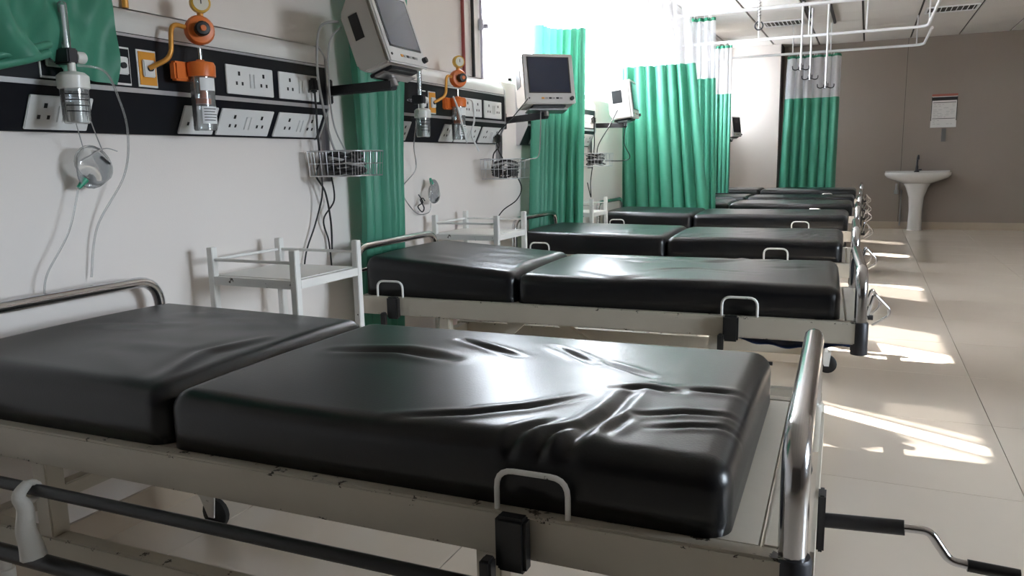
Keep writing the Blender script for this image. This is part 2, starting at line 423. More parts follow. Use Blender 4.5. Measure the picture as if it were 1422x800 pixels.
def make_bed(i, y, rot, dz, X0, BL, lab):
    detail = i < 3
    b = thing('hospital_bed', lab, 'bed', (X0, y, 0), math.radians(rot), 'hospital beds along the window wall')
    Z = .60 + dz; M = 'cream_paint'
    for s in (-1, 1):
        MB().box(.02, BL, min(s * HW, s * (HW - .035)), max(s * HW, s * (HW - .035)), Z - .075, Z).build('side_beam', M, b, bevel=.004)
    for x in (.02, BL - .04):
        MB().box(x, x + .04, -HW + .036, HW - .036, Z - .07, Z).build('end_beam', 'cream_sheet', b, bevel=.003)
    MB().box(.06, .80, -HW + .036, HW - .036, Z - .02, Z - .001).build('deck_panel', 'cream_sheet', b)
    MB().box(.82, BL - .045, -HW + .036, HW - .036, Z - .02, Z - .001).build('deck_panel', 'cream_sheet', b)
    # bows
    def bow(x, zt, zb, name, r, m, half):
        pts = hoop([(x, -half, zb), (x, -half, zt), (x, half, zt), (x, half, zb)], .085, 8)
        return MB().tube(pts, r, 12).build(name, m, b, smooth=60)
    bow(BL + .002, Z + .165, Z - .01, 'foot_bow', .0195, CHROME, HW - .022)
    for s in (-1, 1):
        MB().lathe([(.026, -.10), (.027, -.095), (.027, .005), (.024, .01)], (BL + .002, s * (HW - .022), Z - .01), 14).build('bow_socket', 'dark_metal' if s < 0 else M, b, smooth=40)
    bow(.0, Z + .20, Z - .06, 'head_bow', .017, CHROME, HW - .03)
    MB().tube([(0, -HW + .04, Z + .10), (0, HW - .04, Z + .10)], .010, 8).build('head_crossbar', CHROME, b, smooth=60)
    # foot end plate
    MB().box(BL + .024, BL + .030, -HW + .06, HW - .06, Z - .10, Z - .01).build('foot_plate', M, b)
    # legs, base
    for x in (.42, 1.50):
        for s in (-1, 1):
            yy = s * (HW - .03)
            MB().box(x - .022, x + .022, yy - .022, yy + .022, .35, Z - .075).build('leg', M, b, bevel=.003)
    for s in (-1, 1):
        yy = s * (HW - .03)
        MB().box(.12, 1.86, yy - .02, yy + .02, .30, .35).build('base_beam', M, b, bevel=.003)
    for x in (.16, 1.80):
        MB().box(x - .02, x + .02, -HW + .051, HW - .051, .305, .345).build('base_crossbar', M, b, bevel=.003)
    if i: MB().bar((.55, -HW + .05, .345), (.80, -HW + .05, Z - .03), .03, .03).build('backrest_strut', M, b)
    if i: MB().bar((.95, 0, .345), (.62, 0, Z - .03), .03, .03).build('backrest_strut', M, b)
    # castor wheels
    for x in (.18, 1.78):
        for s in (-1, 1):
            yy = s * (HW - .06)
            st = MB().lathe([(.014, .115), (.014, .145), (.020, .145), (.020, .20), (.013, .20), (.013, .30)], (x, yy, 0), 12).build('castor', 'white_paint', b, smooth=40)
            fk = MB().box(x - .035, x + .03, yy - .022, yy + .022, .108, .116)
            for q in (-1, 1):
                fk.prism([(x - .035, .112), (x + .03, .112), (x + .022, .04), (x - .002, .04)], 'y', yy + q * .018 - .002, yy + q * .018 + .002)
            fk.build('fork', 'white_paint', st)
            R90 = rotm(PI / 2, 0, 0)
            MB().lathe([(.02, -.013), (.042, -.013), (.049, -.008), (.049, .008), (.042, .013), (.02, .013)], (x + .012, yy, .049), 18, R90).build('wheel', 'rubber_black', st, smooth=40)
    # folded guard rail hanging on the side
    yg = -HW - .055
    zg = Z - (.10 if i == 0 else .145)
    g = MB().tube([(.08, yg, zg), (1.70, yg, zg)], .0125 if i == 0 else .007, 8).build('guard_rail', 'black_plastic' if i == 0 else 'dark_metal', b, smooth=60)
    if i == 0: MB().tube([(.08, yg - .01, zg - .155), (1.70, yg - .01, zg - .155)], .0175, 8).build('lower_tube', 'black_plastic', g, smooth=60)
    for x in ((.12, 1.62) if i == 0 else ()):
        MB().tube([(x, yg, zg), (x, yg - .01, zg - .155)], .008, 6).build('guard_post', 'dark_metal', g, smooth=60)
    for x in (.20, 1.555):
        MB().box(x - .026, x + .026, -HW - .030, -HW - .001, Z - .085, Z + .006).build('guard_bracket', 'black_plastic', b, bevel=.006)
        MB().box(x - .040, x - .020, -HW - .06, -HW - .034, Z - .15, Z - .055).build('guard_catch', 'black_plastic', b, bevel=.004)
    # mattress retaining loops
    for x in (.17, BL - .385):
        for s in (-1, 1):
            yy = s * (HW - .012)
            MB().tube(loop([(x - .06, yy, Z - .004), (x - .06, yy, Z + .066), (x + .06, yy, Z + .066), (x + .06, yy, Z - .004)]), .0048, 8).build('retaining_loop', 'white_paint', b, smooth=60)
    # cranks at the foot
    x0 = BL + .03
    if i == 0:
        yy = -.12; zc = Z - .055
        MB().box(x0, x0 + .012, yy - .02, yy + .02, zc - .05, zc + .05).build('crank_bracket', 'dark_metal', b, bevel=.003)
        cr = MB().tube([(x0 + .01, yy, zc), (x0 + .13, yy - .01, zc + .012)], .0125, 10).build('crank', 'dark_metal', b, smooth=60)
        MB().tube(hoop([(x0 + .12, yy - .009, zc + .011), (x0 + .165, yy - .012, zc + .014), (x0 + .195, yy - .014, zc - .03), (x0 + .225, yy - .016, zc - .032)], .012), .007, 8).build('crank_rod', CHROME, cr, smooth=60)
        MB().tube([(x0 + .22, yy - .016, zc - .032), (x0 + .29, yy - .018, zc - .034)], .010, 8).build('crank_grip', 'black_plastic', cr, smooth=60)
    else:
        for yy, fl_ in ((-.02, 1), (.16, 0)):
            cr = MB().tube([(x0, yy, Z - .05), (x0 + .03, yy, Z - .05)], .010, 8).build('crank', 'dark_metal', b, smooth=60)
            k = 1 if fl_ else .75
            MB().tube(hoop([(x0 + .01, yy, Z - .05), (x0 + .03, yy, Z + .04 * k), (x0 + .085 * k, yy + .02, Z - .02), (x0 + .085 * k, yy + .02, Z - .045), (x0 + .03, yy + .03, Z - .085)], .012), .006, 8).build('crank_rod', CHROME, cr, smooth=60)
    return b
def ridge_sum(rs, x, y):
    h = 0
    for pts, amp, wd in rs:
        best = 1e9; bt = 0; n = len(pts) - 1
        for k in range(n):
            ax, ay = pts[k]; bx, by = pts[k + 1]; dx, dy = bx - ax, by - ay; L2 = dx * dx + dy * dy
            t = max(0, min(1, ((x - ax) * dx + (y - ay) * dy) / L2))
            dd = math.hypot(x - ax - t * dx, y - ay - t * dy)
            if dd < best: best = dd; bt = (k + t) / n; sgn = (x - ax) * dy - (y - ay) * dx
        if best < wd * 4:
            tp = math.sin(PI * min(1, max(0, .08 + .84 * bt)))
            q = best / wd
            h += amp * tp * (math.exp(-q * q) - .55 * math.exp(-((q - 1.6) / 1.1) ** 2))
    return h
def cushion(x0, x1, y0, y1, z0, z1, r, nx, ny, hf):
    """padded slab with rolled edges; hf(x, y) lifts the top"""
    T = z1 - z0; ext = r * PI / 2 + (T - r) + .001; side = 6
    def axis(a, b, n):
        ia, ib = a + r, b - r; out = []
        es = [ext, ext * .72] + [r * PI / 2 * (1 - k / 5) for k in range(5)]
        for e in es: out.append((ia, -e))
        for k in range(n + 1): out.append((ia + (ib - ia) * k / n, 0))
        for e in reversed(es): out.append((ib, e))
        return out
    AX, AY = axis(x0, x1, nx), axis(y0, y1, ny); P = []
    for bx, ex in AX:
        row = []
        for by, ey in AY:
            l = math.hypot(ex, ey)
            if l < 1e-9: ox = oy = dr = 0
            else:
                ux, uy = ex / l, ey / l
                if l < r * PI / 2: off, dr = r * math.sin(l / r), r * (1 - math.cos(l / r))
                else: off, dr = r, r + l - r * PI / 2
                ox, oy = ux * off, uy * off
            dr = min(dr, T)
            x, y = bx + ox, by + oy
            k = 1 - dr / T
            row.append((x, y, z1 - dr + hf(x, y) * k))
        P.append(row)
    m = MB().grid(P); R, Cn = len(P), len(P[0])
    ring = [j for j in range(Cn)] + [i * Cn + Cn - 1 for i in range(1, R)] + [(R - 1) * Cn + j for j in range(Cn - 2, -1, -1)] + [i * Cn for i in range(R - 2, 0, -1)]
    m.f.append(tuple(reversed(ring)))
    return m
W1 = [([(1.246, 1.62), (1.445, 1.521)], .006, .014), ([(1.027, 1.424), (1.183, 1.459), (1.316, 1.44)], .009, .022),
      ([(1.478, 1.656), (1.618, 1.532)], .006, .013), ([(1.634, 1.557), (1.76, 1.471)], .004, .010),
      ([(1.714, 1.374), (1.772, 1.396), (1.837, 1.381)], .006, .013), ([(1.844, 1.408), (1.937, 1.405)], .006, .013),
      ([(1.391, 1.084), (1.519, 1.138), (1.602, 1.2), (1.676, 1.296)], .006, .012), ([(1.627, 1.03), (1.636, 1.093), (1.674, 1.157)], .007, .012),
      ([(1.681, 1.031), (1.686, 1.095), (1.717, 1.143)], .007, .011), ([(1.722, 1.048), (1.734, 1.131), (1.75, 1.235), (1.75, 1.372)], .009, .016),
      ([(1.79, 1.23), (1.867, 1.272), (1.949, 1.284)], .005, .010), ([(1.828, 1.179), (1.891, 1.212), (1.968, 1.234)], .004, .009),
      ([(1.771, 1.128), (1.784, 1.208)], .006, .011)]
def make_mattress(i, y, rot, dz, X0, BL):
    labs = ['black vinyl two-piece mattress, heavily creased at the foot, on bed with crank pulled out',
            'black vinyl two-piece mattress with raised head piece, on second bed of the row',
            'black vinyl two-piece mattress with a puckered fold, on third bed of the row',
            'black vinyl two-piece mattress on fourth bed, before the wide green curtain',
            'black vinyl two-piece mattress on fifth bed of the row',
            'black vinyl two-piece mattress on sixth bed of the row',
            'black vinyl two-piece mattress on last bed of the row']
    t = thing('mattress', labs[i], 'mattress', (X0, y, .601 + dz), math.radians(rot), 'black vinyl mattresses on the beds')
    rnd = random.Random(i * 13 + 5)
    c, s = math.cos(math.radians(rot)), math.sin(math.radians(rot))
    if i == 0:   # creases measured on this mattress, world -> bed frame
        rs = []
        for pts, a, wd in W1:
            rs.append(([((px - .09) * c + (py - y) * s, -(px - .09) * s + (py - y) * c) for px, py in pts], -a * 1.15, wd * .95))
    else:
        rs = []
        for k in range(7):
            ax, ay = rnd.uniform(.9, 1.8), rnd.uniform(-.28, .28); an = rnd.uniform(-.7, .7); ln = rnd.uniform(.12, .35)
            rs.append(([(ax, ay), (ax + ln * .5 * math.cos(an), ay + ln * .5 * math.sin(an)), (ax + ln * math.cos(an + .3), ay + ln * math.sin(an + .3))], rnd.choice((-1, 1)) * rnd.uniform(.003, .006), rnd.uniform(.014, .03)))
    MEAS = {1: [([(1.36, 2.92), (1.45, 2.99), (1.54, 3.03), (1.78, 2.97)], -.007, .016), ([(1.15, 2.85), (1.30, 2.78), (1.41, 2.83)], .006, .02)],
            2: [([(1.80, 4.40), (1.83, 4.52), (1.87, 4.66)], -.010, .022), ([(1.84, 4.38), (1.87, 4.50), (1.91, 4.62)], -.008, .018)]}
    for pts, a, wd in MEAS.get(i, []):
        rs.append(([((px - X0) * c + (py - y) * s, -(px - X0) * s + (py - y) * c) for px, py in pts], a, wd))
    rh = []
    for k in range(5):
        ax, ay = rnd.uniform(.15, .6), rnd.uniform(-.25, .25); an = rnd.uniform(-.5, .5); ln = rnd.uniform(.15, .3)
        rh.append(([(ax, ay), (ax + ln * math.cos(an), ay + ln * math.sin(an))], rnd.uniform(.002, .004), rnd.uniform(.025, .05)))
    rh.append(([(.72, -.3), (.66, -.12), (.70, .05)], .006, .02))
    SM = (.785, .725, .92, .77, .785, .785, .785)[i]
    lift = (.012, .050, .012, .01, .0, .0, .0)[i]
    swell = lambda x, y_: .008 * (1 - (y_ / .37) ** 2)
    res = (170, 100) if i == 0 else ((90, 50) if i == 1 else (60, 30))
    hh = lambda x, y_: swell(x, y_) + lift * (1 - x / SM) + ridge_sum(rh, x, y_)
    hf = lambda x, y_: swell(x, y_) - .006 + ridge_sum(rs, x, y_) + .004 * math.sin(x * 7 + i) * math.sin(y_ * 6 + 1)
    if lift:
        m = cushion(.035, SM, -.365, .365, 0, .118, .042, res[0] // 2, res[1] // 2, hh)
    else:
        m = cushion(.035, SM, -.365, .365, 0, .118, .042, 30, 20, hh)
    m.build('head_section', 'vinyl', t, smooth=179)
    cushion(SM + .005, BL - (.085 if i == 0 else .06), -.365, .365, 0, .118, .042, res[0], res[1], hf).build('foot_section', 'vinyl', t, smooth=179)
    return t
for i, (y, rot, dz, X0, BL, lab) in enumerate(BEDS):
    make_bed(i, y, rot, dz, X0, BL, lab); make_mattress(i, y, rot, dz, X0, BL)

# white cloth strip tied to the first bed's guard rail
m = MB()
pts = bez([(.60, .940, .52), (.60, .918, .50), (.605, .925, .47), (.61, .918, .43), (.625, .915, .40), (.63, .915, .375)], 6)
m.tube(pts, [.010 + .016 * (k / len(pts)) for k in range(len(pts))], 8)
m.tube([(.60 + 0.0, .943 + .019 * math.cos(a), .500 + .019 * math.sin(a)) for a in [2 * PI * k / 12 for k in range(12)]], .007, 6, True)
tag(m.build('cloth_strip', 'white_cloth', smooth=179), 'white cloth strip knotted round the black guard rail tube', 'cloth')

# ------------------------------------------------------------------ bedside tables
def bedside_table(x, y, w, dpt, zt, lab):
    t = thing('bedside_table', lab, 'table', (x, y, 0), 0, 'white steel bedside tables')
    M = 'white_paint'; p = .0128
    for a in (0, w):
        for b_ in (0, dpt):
            MB().box(a - p, a + p, b_ - p, b_ + p, .012, zt).build('post', M, t, bevel=.002)
            MB().lathe([(.013, 0), (.016, .004), (.016, .014)], (a, b_, 0), 10).build('foot', 'rubber_black', t, smooth=40)
    for zz in (zt - .105, .22):
        MB().box(p, w - p, p, dpt - p, zz, zz + .008).build('shelf', M, t)
        for yy in (0, dpt): MB().box(p, w - p, yy - .012, yy + .012, zz - .022, zz + .006).build('apron', M, t)
        for xx in (0, w): MB().box(xx - .012, xx + .012, p, dpt - p, zz - .022, zz + .006).build('apron', M, t)
    zz = zt - .042
    for yy in (0, dpt): MB().tube([(p, yy, zz), (w - p, yy, zz)], .0055, 8).build('guard_bar', M, t, smooth=60)
    MB().tube([(0, p, zz), (0, dpt - p, zz)], .0055, 8).build('guard_bar', M, t, smooth=60)
bedside_table(.105, 1.955, .355, .335, .880, 'white chipped steel bedside table between the first and second beds')
bedside_table(.075, 3.52, .36, .345, .880, 'white steel bedside table between the second and third beds')
bedside_table(.06, 5.24, .30, .33, .875, 'white steel bedside table between the third and fourth beds')

# ------------------------------------------------------------------ headwall service panels
def socket_plate(t, y0, y1, M, off, mirror=False):
    """plate lying in local (u=y, v=0..h) on a face given by matrix M / offset off"""
    h = .100
    def P(bx): return [M @ Vector(p) + Vector(off) for p in bx]
    def B(a0, a1, b0, b1, n0, n1):
        mb = MB(); vs = [Vector((n, a, b)) for b in (b0, b1) for a in (a0, a1) for n in (n0, n1)]
        mb.add(P(vs), [(0, 2, 3, 1), (4, 5, 7, 6), (0, 1, 5, 4), (2, 6, 7, 3), (0, 4, 6, 2), (1, 3, 7, 5)]); return mb
    o = B(y0, y1, 0, h, 0, .007).build('socket_plate', 'socket_white', t, bevel=.002)
    W = y1 - y0; u0 = y0 + W * .12
    for k, uc in enumerate((y0 + W * .26, y0 + W * .78) if W > .16 else (y0 + W * .3,)):
        for (du, dv, r) in ((0, .022, .007), (-.014, -.012, .006), (.014, -.012, .006)):
            B(uc + du - r * .7, uc + du + r * .7, h * .5 + dv - r, h * .5 + dv + r, .0071, .0078).build('socket_hole', 'socket_hole', o)
    for uc in (y0 + W * .50, y0 + W * .585):
        B(uc - .007, uc + .007, h * .25, h * .75, .0071, .0115).build('switch', 'socket_white', o, bevel=.0015)
    return o
I3 = Matrix.Identity(3)
def headwall(dy, lab, n):
    t = thing('service_panel', lab, 'wall panel', (0, dy, 0), 0, 'bedhead service panels')
    a, b_ = 1.26, 2.665
    cover = [(0.0, 1.645)] + [(.045 * math.sin(q) + .03 * (q / (PI / 2)), 1.585 + .055 * math.cos(q)) for q in [PI / 2 * k / 8 for k in range(9)]] + [(.075, 1.556), (0, 1.556)]
    MB().prism(cover, 'y', a, b_).build('top_cover', 'panel_white', t, smooth=35)
    MB().box(0, .076, a, b_, 1.394, 1.556).build('upper_fascia', 'panel_black', t)
    MB().box(.076, .079, a, b_, 1.545, 1.553).build('trim_strip', 'silver_trim', t)
    MB().box(0, .082, a, b_, 1.380, 1.394).build('trim_strip', 'silver_trim', t)
    MB().prism([(0, 1.380), (.078, 1.380), (.018, 1.258), (0, 1.258)], 'y', a, b_).build('lower_fascia', 'panel_black', t)
    for yy in (a - .008, b_):
        MB().prism([(0, 1.64), (.05, 1.635), (.082, 1.58), (.084, 1.38), (.02, 1.255), (0, 1.255)], 'y', yy, yy + .008).build('end_cap', 'silver_trim', t)
    for y0 in (2.108, 2.376): socket_plate(t, y0, y0 + .236, I3, (.076, 0, 1.405))
    sl = math.atan2(.060, .122); Ms = rotm(0, sl, 0)
    for y0, wd in ((1.40, .19), (1.925, .15), (2.090, .262), (2.380, .262)): socket_plate(t, y0, y0 + wd, Ms, (.0225, 0, 1.2655))
    # gas outlets
    for (y0, m1, m2) in ((1.648, 'panel_black', 'socket_white'), (1.745, 'amber_plate', 'socket_white'), (1.43, 'panel_black', 'socket_white')):
        fr = MB().box(.076, .080, y0, y0 + .072, 1.400, 1.512).build('gas_outlet', 'socket_white', t, bevel=.001)
        MB().box(.080, .083, y0 + .005, y0 + .067, 1.406, 1.506).build('outlet_plate', m1, fr)
        MB().box(.083, .092, y0 + .014, y0 + .058, 1.430, 1.482).build('outlet_body', m2, fr, bevel=.003)
        MB().lathe([(.009, 0), (.009, .008), (.005, .008)], (.092, y0 + .036, 1.456), 12, rotm(0, PI / 2, 0)).build('outlet_port', 'dark_metal', fr, smooth=40)
    return t
OFF = (0, 1.745, 3.50)
PLAB = ('black service panel with white sockets above the bed with crank pulled out',
        'black service panel with white sockets above the second bed',
        'black service panel with white sockets above the third bed, half hidden by curtain')
def vacuum_unit(dy, lab, tubes):
    t = thing('suction_regulator', lab, 'regulator', (.15, 1.93 + dy, 1.27), 0, 'orange suction regulators')
    Rx = rotm(0, PI / 2, 0); O = 'orange_plastic'
    # jar
    MB().lathe([(.034, 0), (.036, .004), (.038, .175), (.038, .178), (.0355, .178), (.034, .006)], (0, 0, 0), 24, cap=False).build('jar', 'clear_plastic', t, smooth=40)
    MB().lathe([(.0, .001), (.033, .001), (.033, .005), (.0, .005)], (0, 0, 0), 20, cap=False).build('jar_base', 'clear_plastic', t, smooth=40)
    MB().lathe([(.030, .085), (.031, .10), (.010, .104), (.008, .17)], (0, 0, 0), 16).build('float_valve', O, t, smooth=40)
    for z0, z1, mm in ((.125, .165, 'label_white'), (.02, .075, 'label_white')):
        P = [[(.0385 * math.cos(q), .0385 * math.sin(q), z) for q in [(-.95 + 1.5 * k / 10) for k in range(11)]] for z in (z0, z1)]
        lb = MB().grid(P).build('jar_label', mm, t, smooth=179)
        if z0 < .1:
            for r in range(5):
                P = [[(.0388 * math.cos(q), .0388 * math.sin(q), z) for q in [(-.8 + (1.0 + .15 * (r % 3)) * k / 6) for k in range(7)]] for z in (z0 + .01 + r * .009, z0 + .0125 + r * .009)]
                MB().grid(P).build('print_line', 'print_black', lb)
    cap = MB().lathe([(.030, .168), (.044, .17), (.045, .205), (.040, .215), (.014, .220), (.012, .224)], (0, 0, 0), 24).build('jar_cap', O, t, smooth=40)
    MB().box(-.05, -.02, -.085, -.02, .155, .215).build('cap_bracket', O, t, bevel=.006)
    MB().lathe([(.007, .22), (.007, .26)], (0, 0, 0), 10).build('neck', 'chrome', t, smooth=40)
    # regulator body with knob facing the room and the gauge above
    Mb = rotm(0, PI / 2, -.55)
    bo = Vector((-.012, .012, .315))
    MB().lathe([(.030, 0), (.044, .004), (.046, .030), (.040, .040), (.020, .044)], bo, 24, Mb).build('regulator_body', O, t, smooth=40)
    nb = bo + Mb @ Vector((0, 0, .042))
    MB().lathe([(.022, 0), (.023, .028), (.019, .032), (.009, .033)], nb, 14, Mb).build('knob', 'black_plastic', t, smooth=30)
    MB().lathe([(.010, 0), (.009, .006)], nb + Mb @ Vector((0, 0, .032)), 12, Mb).build('knob_cap', O, t, smooth=40)
    MB().lathe([(.010, .345), (.010, .375)], (-.005, .02, 0), 10).build('gauge_stem', 'brass_pipe', t, smooth=40)
    go = Vector((-.012, .025, .402))
    MB().lathe([(.028, 0), (.031, .004), (.031, .026), (.027, .028)], go, 22, Mb).build('gauge', 'gauge_yellow', t, smooth=40)
    MB().lathe([(.024, 0), (.024, .001)], go + Mb @ Vector((0, 0, .0282)), 20, Mb).build('dial', 'dial_white', t)
    MB().box(-.012, .004, -.0015, .0015, .0295, .0305, Mb, go).build('needle', 'print_black', t)
    MB().tube(hoop([(-.012, -.02, .32), (-.012, -.095, .325), (-.012, -.105, .22), (-.055, -.155, .186)], .03), .0075, 10).build('supply_pipe', 'brass_pipe', t, smooth=60)
    if tubes:
        MB().tube(bez([(.02, .03, .21), (.05, .07, .20), (.055, .075, .10), (.05, .05, .03), (.06, .11, -.06)], 8), .005, 8).build('drain_tube', 'tube_white', t, smooth=60)
        MB().tube(bez([(0, -.05, .22), (.03, -.06, .16), (.04, -.02, .05), (.045, .0, -.01), (.03, .03, -.01)], 8), .005, 8).build('drain_tube', 'tube_white', t, smooth=60)
def flowmeter(dy, lab):
    t = thing('oxygen_humidifier', lab, 'humidifier', (.168, 1.46 + dy, 1.275), 0, 'oxygen humidifier bottles')
    MB().lathe([(.030, 0), (.034, .006), (.036, .085), (.036, .094), (.034, .094), (.031, .006)], (0, 0, 0), 20, cap=False).build('bottle', 'clear_plastic', t, smooth=40)
    MB().lathe([(.0, .002), (.031, .002), (.0325, .055), (.0, .055)], (0, 0, 0), 18, cap=False).build('water', 'bottle_white', t, smooth=40)
    for r in range(4):
        P = [[(.0366 * math.cos(q), .0366 * math.sin(q), z) for q in [(-1.3 + 1.7 * k / 8) for k in range(9)]] for z in (.03 + r * .015, .0325 + r * .015)]
        MB().grid(P).build('scale_mark', 'print_black', t)
    MB().lathe([(.036, .09), (.040, .093), (.040, .125), (.030, .134), (.010, .138), (.010, .16)], (0, 0, 0), 20).build('bottle_cap', 'bottle_white', t, smooth=35)
    MB().box(-.05, .012, -.016, .016, .158, .198).build('valve_body', 'dark_metal', t, bevel=.004)
    MB().tube([(-.078, 0, .178), (-.04, 0, .178)], .012, 10).build('probe', 'chrome', t, smooth=60)
    MB().lathe([(.014, 0), (.016, .004), (.016, .024), (.012, .028)], (.0, .014, .176), 14, rotm(-PI / 2, 0, 0)).build('flow_knob', 'bottle_white', t, smooth=40)
    ft = MB().lathe([(.0115, .195), (.0115, .315), (.006, .32)], (-.012, 0, 0), 14).build('flow_tube', 'clear_plastic', t, smooth=40)
    MB().lathe([(.005, .197), (.005, .31)], (-.012, 0, 0), 8).build('inner_tube', 'tube_white', ft, smooth=40)
for k in range(3):
    headwall(OFF[k], PLAB[k], k)
    vacuum_unit(OFF[k], ('orange suction regulator with clear jar on panel above the bed with crank pulled out', 'orange suction regulator with white drain tubes on panel above second bed', 'orange suction regulator on panel above third bed')[k], k == 1)
    if k < 2: flowmeter(OFF[k] + .075 * k, ('white oxygen humidifier bottle hanging under looped-up green curtain', 'white oxygen humidifier bottle beside the hanging monitor curtain')[k])
# black power plugs with leads
def plug(y, z, x, path, lab):
    t = thing('power_lead', lab, 'power lead', (x, y, z), 0, 'black power leads in the panels')
    MB().box(0, .03, -.018, .018, -.028, .026).build('plug', 'rubber_black', t, bevel=.008)
    MB().tube(bez([(.018, 0, -.02)] + path, 8), .0042, 8).build('lead', 'rubber_black', t, smooth=60)
plug(2.56, 1.468, .0842, [(.02, 0, -.10), (.02, .0, -.20), (.0, .03, -.29), (-.04, .05, -.36), (-.03, .09, -.43), (-.04, .13, -.56), (-.05, .14, -.68)], 'black power lead plugged into panel above the bed with crank pulled out')
plug(4.33, 1.29, .052, [(.02, 0, -.05), (.02, -.08, -.10), (.02, -.07, -.18), (.03, .0, -.24), (.06, .06, -.2)], 'black power lead plugged into panel above second bed')
plug(6.07, 1.468, .0842, [(.02, 0, -.10), (.02, .0, -.20), (0, .02, -.35), (-.03, .05, -.5), (-.01, .0, -.62), (-.03, -.03, -.5)], 'black power lead plugged into panel above third bed')

# wall pipes
def pipe(name, m, y, z0, z1, r, lab, x=.018):
    o = MB().tube([(x, y, z0), (x, y, z1)], r, 10).build(name, m, smooth=60); tag(o, lab, 'pipe'); return o
p = pipe('supply_pipe', 'brass_pipe', 1.775, 1.642, ZC, .010, 'copper supply pipe rising from the panel beside looped-up curtain')
p = pipe('supply_pipe', 'red_pipe', 4.005, 1.642, ZC, .010, 'dark red pipe rising from the second panel beside the window')
p = pipe('supply_pipe', 'black_plastic', 4.125, 1.642, ZC, .010, 'black pipe rising from the second panel beside the window')
p = pipe('supply_pipe', 'white_pipe', 4.235, 1.642, ZC, .009, 'pale lilac pipe with tap at the window edge')
MB().lathe([(.016, -.03), (.016, .03)], (.018, 4.235, 1.95), 10).build('pipe_tap', 'white_pipe', p, smooth=40)
MB().box(.018, .05, 4.245, 4.275, 1.93, 1.955).build('tap_lever', 'white_pipe', p, bevel=.003)

# ------------------------------------------------------------------ monitors and brackets
def monitor(loc, yaw, pitch, lab, wall_y, arm_z, W=.30, D=.17):
    t = thing('patient_monitor', lab, 'monitor', loc, 0, 'patient monitors on wall arms')
    R = rotm(0, 0, yaw) @ rotm(0, -pitch, 0)      # local: front faces +x, y width, z height
    H = .285
    def bx(a, b, c, d_, e, f, nm, mm, par=t, bev=0):
        return MB().box(a, b, c, d_, e, f, R).build(nm, mm, par, bevel=bev)
    cs = MB(); h = [(-D, .03), (-D + .03, .0), (0, 0), (0, H), (-D + .05, H), (-D, H - .05)]
    vs = [(x, y, z) for y in (-W / 2, W / 2) for x, z in h]; n = len(h)
    cs.add([R @ Vector(v) for v in vs], [tuple(range(n)), tuple(reversed(range(n, 2 * n)))] + [(i, i + n, (i + 1) % n + n, (i + 1) % n) for i in range(n)])
    cs.build('case', 'monitor_case', t, bevel=.008)
    bz = bx(0, .014, -W / 2 - .004, W / 2 + .004, -.004, H + .004, 'bezel', 'monitor_bezel', bev=.006)
    bx(.0145, .017, -W / 2 + .022, W / 2 - .022, .058, H - .016, 'screen_frame', 'black_plastic', bz)
    bx(.0172, .0182, -W / 2 + .030, W / 2 - .030, .064, H - .022, 'screen', 'screen_glass', bz)
    for k in range(6): bx(.0142, .0165, -.055 + k * .022, -.039 + k * .022, .024, .033, 'button', 'cable_grey' if k % 2 else 'amber_plate' if k == 0 else 'black_plastic', bz)
    Mr = R @ rotm(0, PI / 2, 0)
    MB().lathe([(.010, 0), (.012, .003), (.011, .018)], R @ Vector((.013, W / 2 - .022, .026)), 14, Mr).build('dial_knob', 'dark_metal', bz, smooth=40)
    MB().lathe([(.005, 0), (.005, .004)], R @ Vector((.013, -W / 2 + .02, .028)), 10, Mr).build('power_button', 'black_plastic', bz)
    bx(-D + .035, -.06, -W / 2 - .002, -W / 2 + .006, .12, .215, 'connector_recess', 'black_plastic')
    bx(-D + .02, -.015, -.10, .10, -.014, -.001, 'mount_plate', 'dark_metal', bev=.002)
    bx(-D + .05, -.04, -.12, .12, -.024, -.015, 'quick_release', 'steel_grey', bev=.002)
    # arm to the wall channel
    base = Vector((.03, wall_y, arm_z)) - Vector(loc); jt = R @ Vector((-.08, 0, -.045))
    MB().tube([jt + Vector((0, 0, -.005)), R @ Vector((-.08, 0, -.02))], .016, 12).build('swivel', 'steel_grey', t, smooth=60)
    a = MB().bar(base, jt, .035, .038).build('arm', 'dark_metal', t, bevel=.004)
    MB().box(-.02, .03, -.022, .022, -.05, .05, None, tuple(base)).build('arm_bracket', 'dark_metal', t, bevel=.004)
    return t
def channel(y, z0, z1, lab):
    c = MB().box(0, .006, y - .028, y + .028, z0, z1).box(.006, .022, y - .028, y - .020, z0, z1).box(.006, .022, y + .020, y + .028, z0, z1).build('wall_channel', 'steel_grey')
    tag(c, lab, 'mounting rail', 'wall channels beside the panels')
CH = (2.715, 4.46, 6.23)
for y, l in zip(CH, ('grey wall channel at the end of the panel above the bed with crank pulled out', 'grey wall channel at the end of the second panel', 'grey wall channel at the end of the third panel')):
    channel(y, 1.08, 1.56, l)
monitor((.51, 2.61, 1.52), .04, .33, 'beige patient monitor tilted back on wall arm before the narrow tied curtain', CH[0], 1.455, .28, .135)
monitor((.45, 4.24, 1.475), -.85, .22, 'beige patient monitor with dark blue screen on wall arm beside second bed panel', CH[1], 1.40)
monitor((.45, 6.04, 1.47), .12, .12, 'beige patient monitor on wall arm in front of the wide green curtain', CH[2], 1.43)
monitor((.36, 11.9, 1.45), -.25, .12, 'beige patient monitor on wall arm near the white corner wall', 12.05, 1.40)
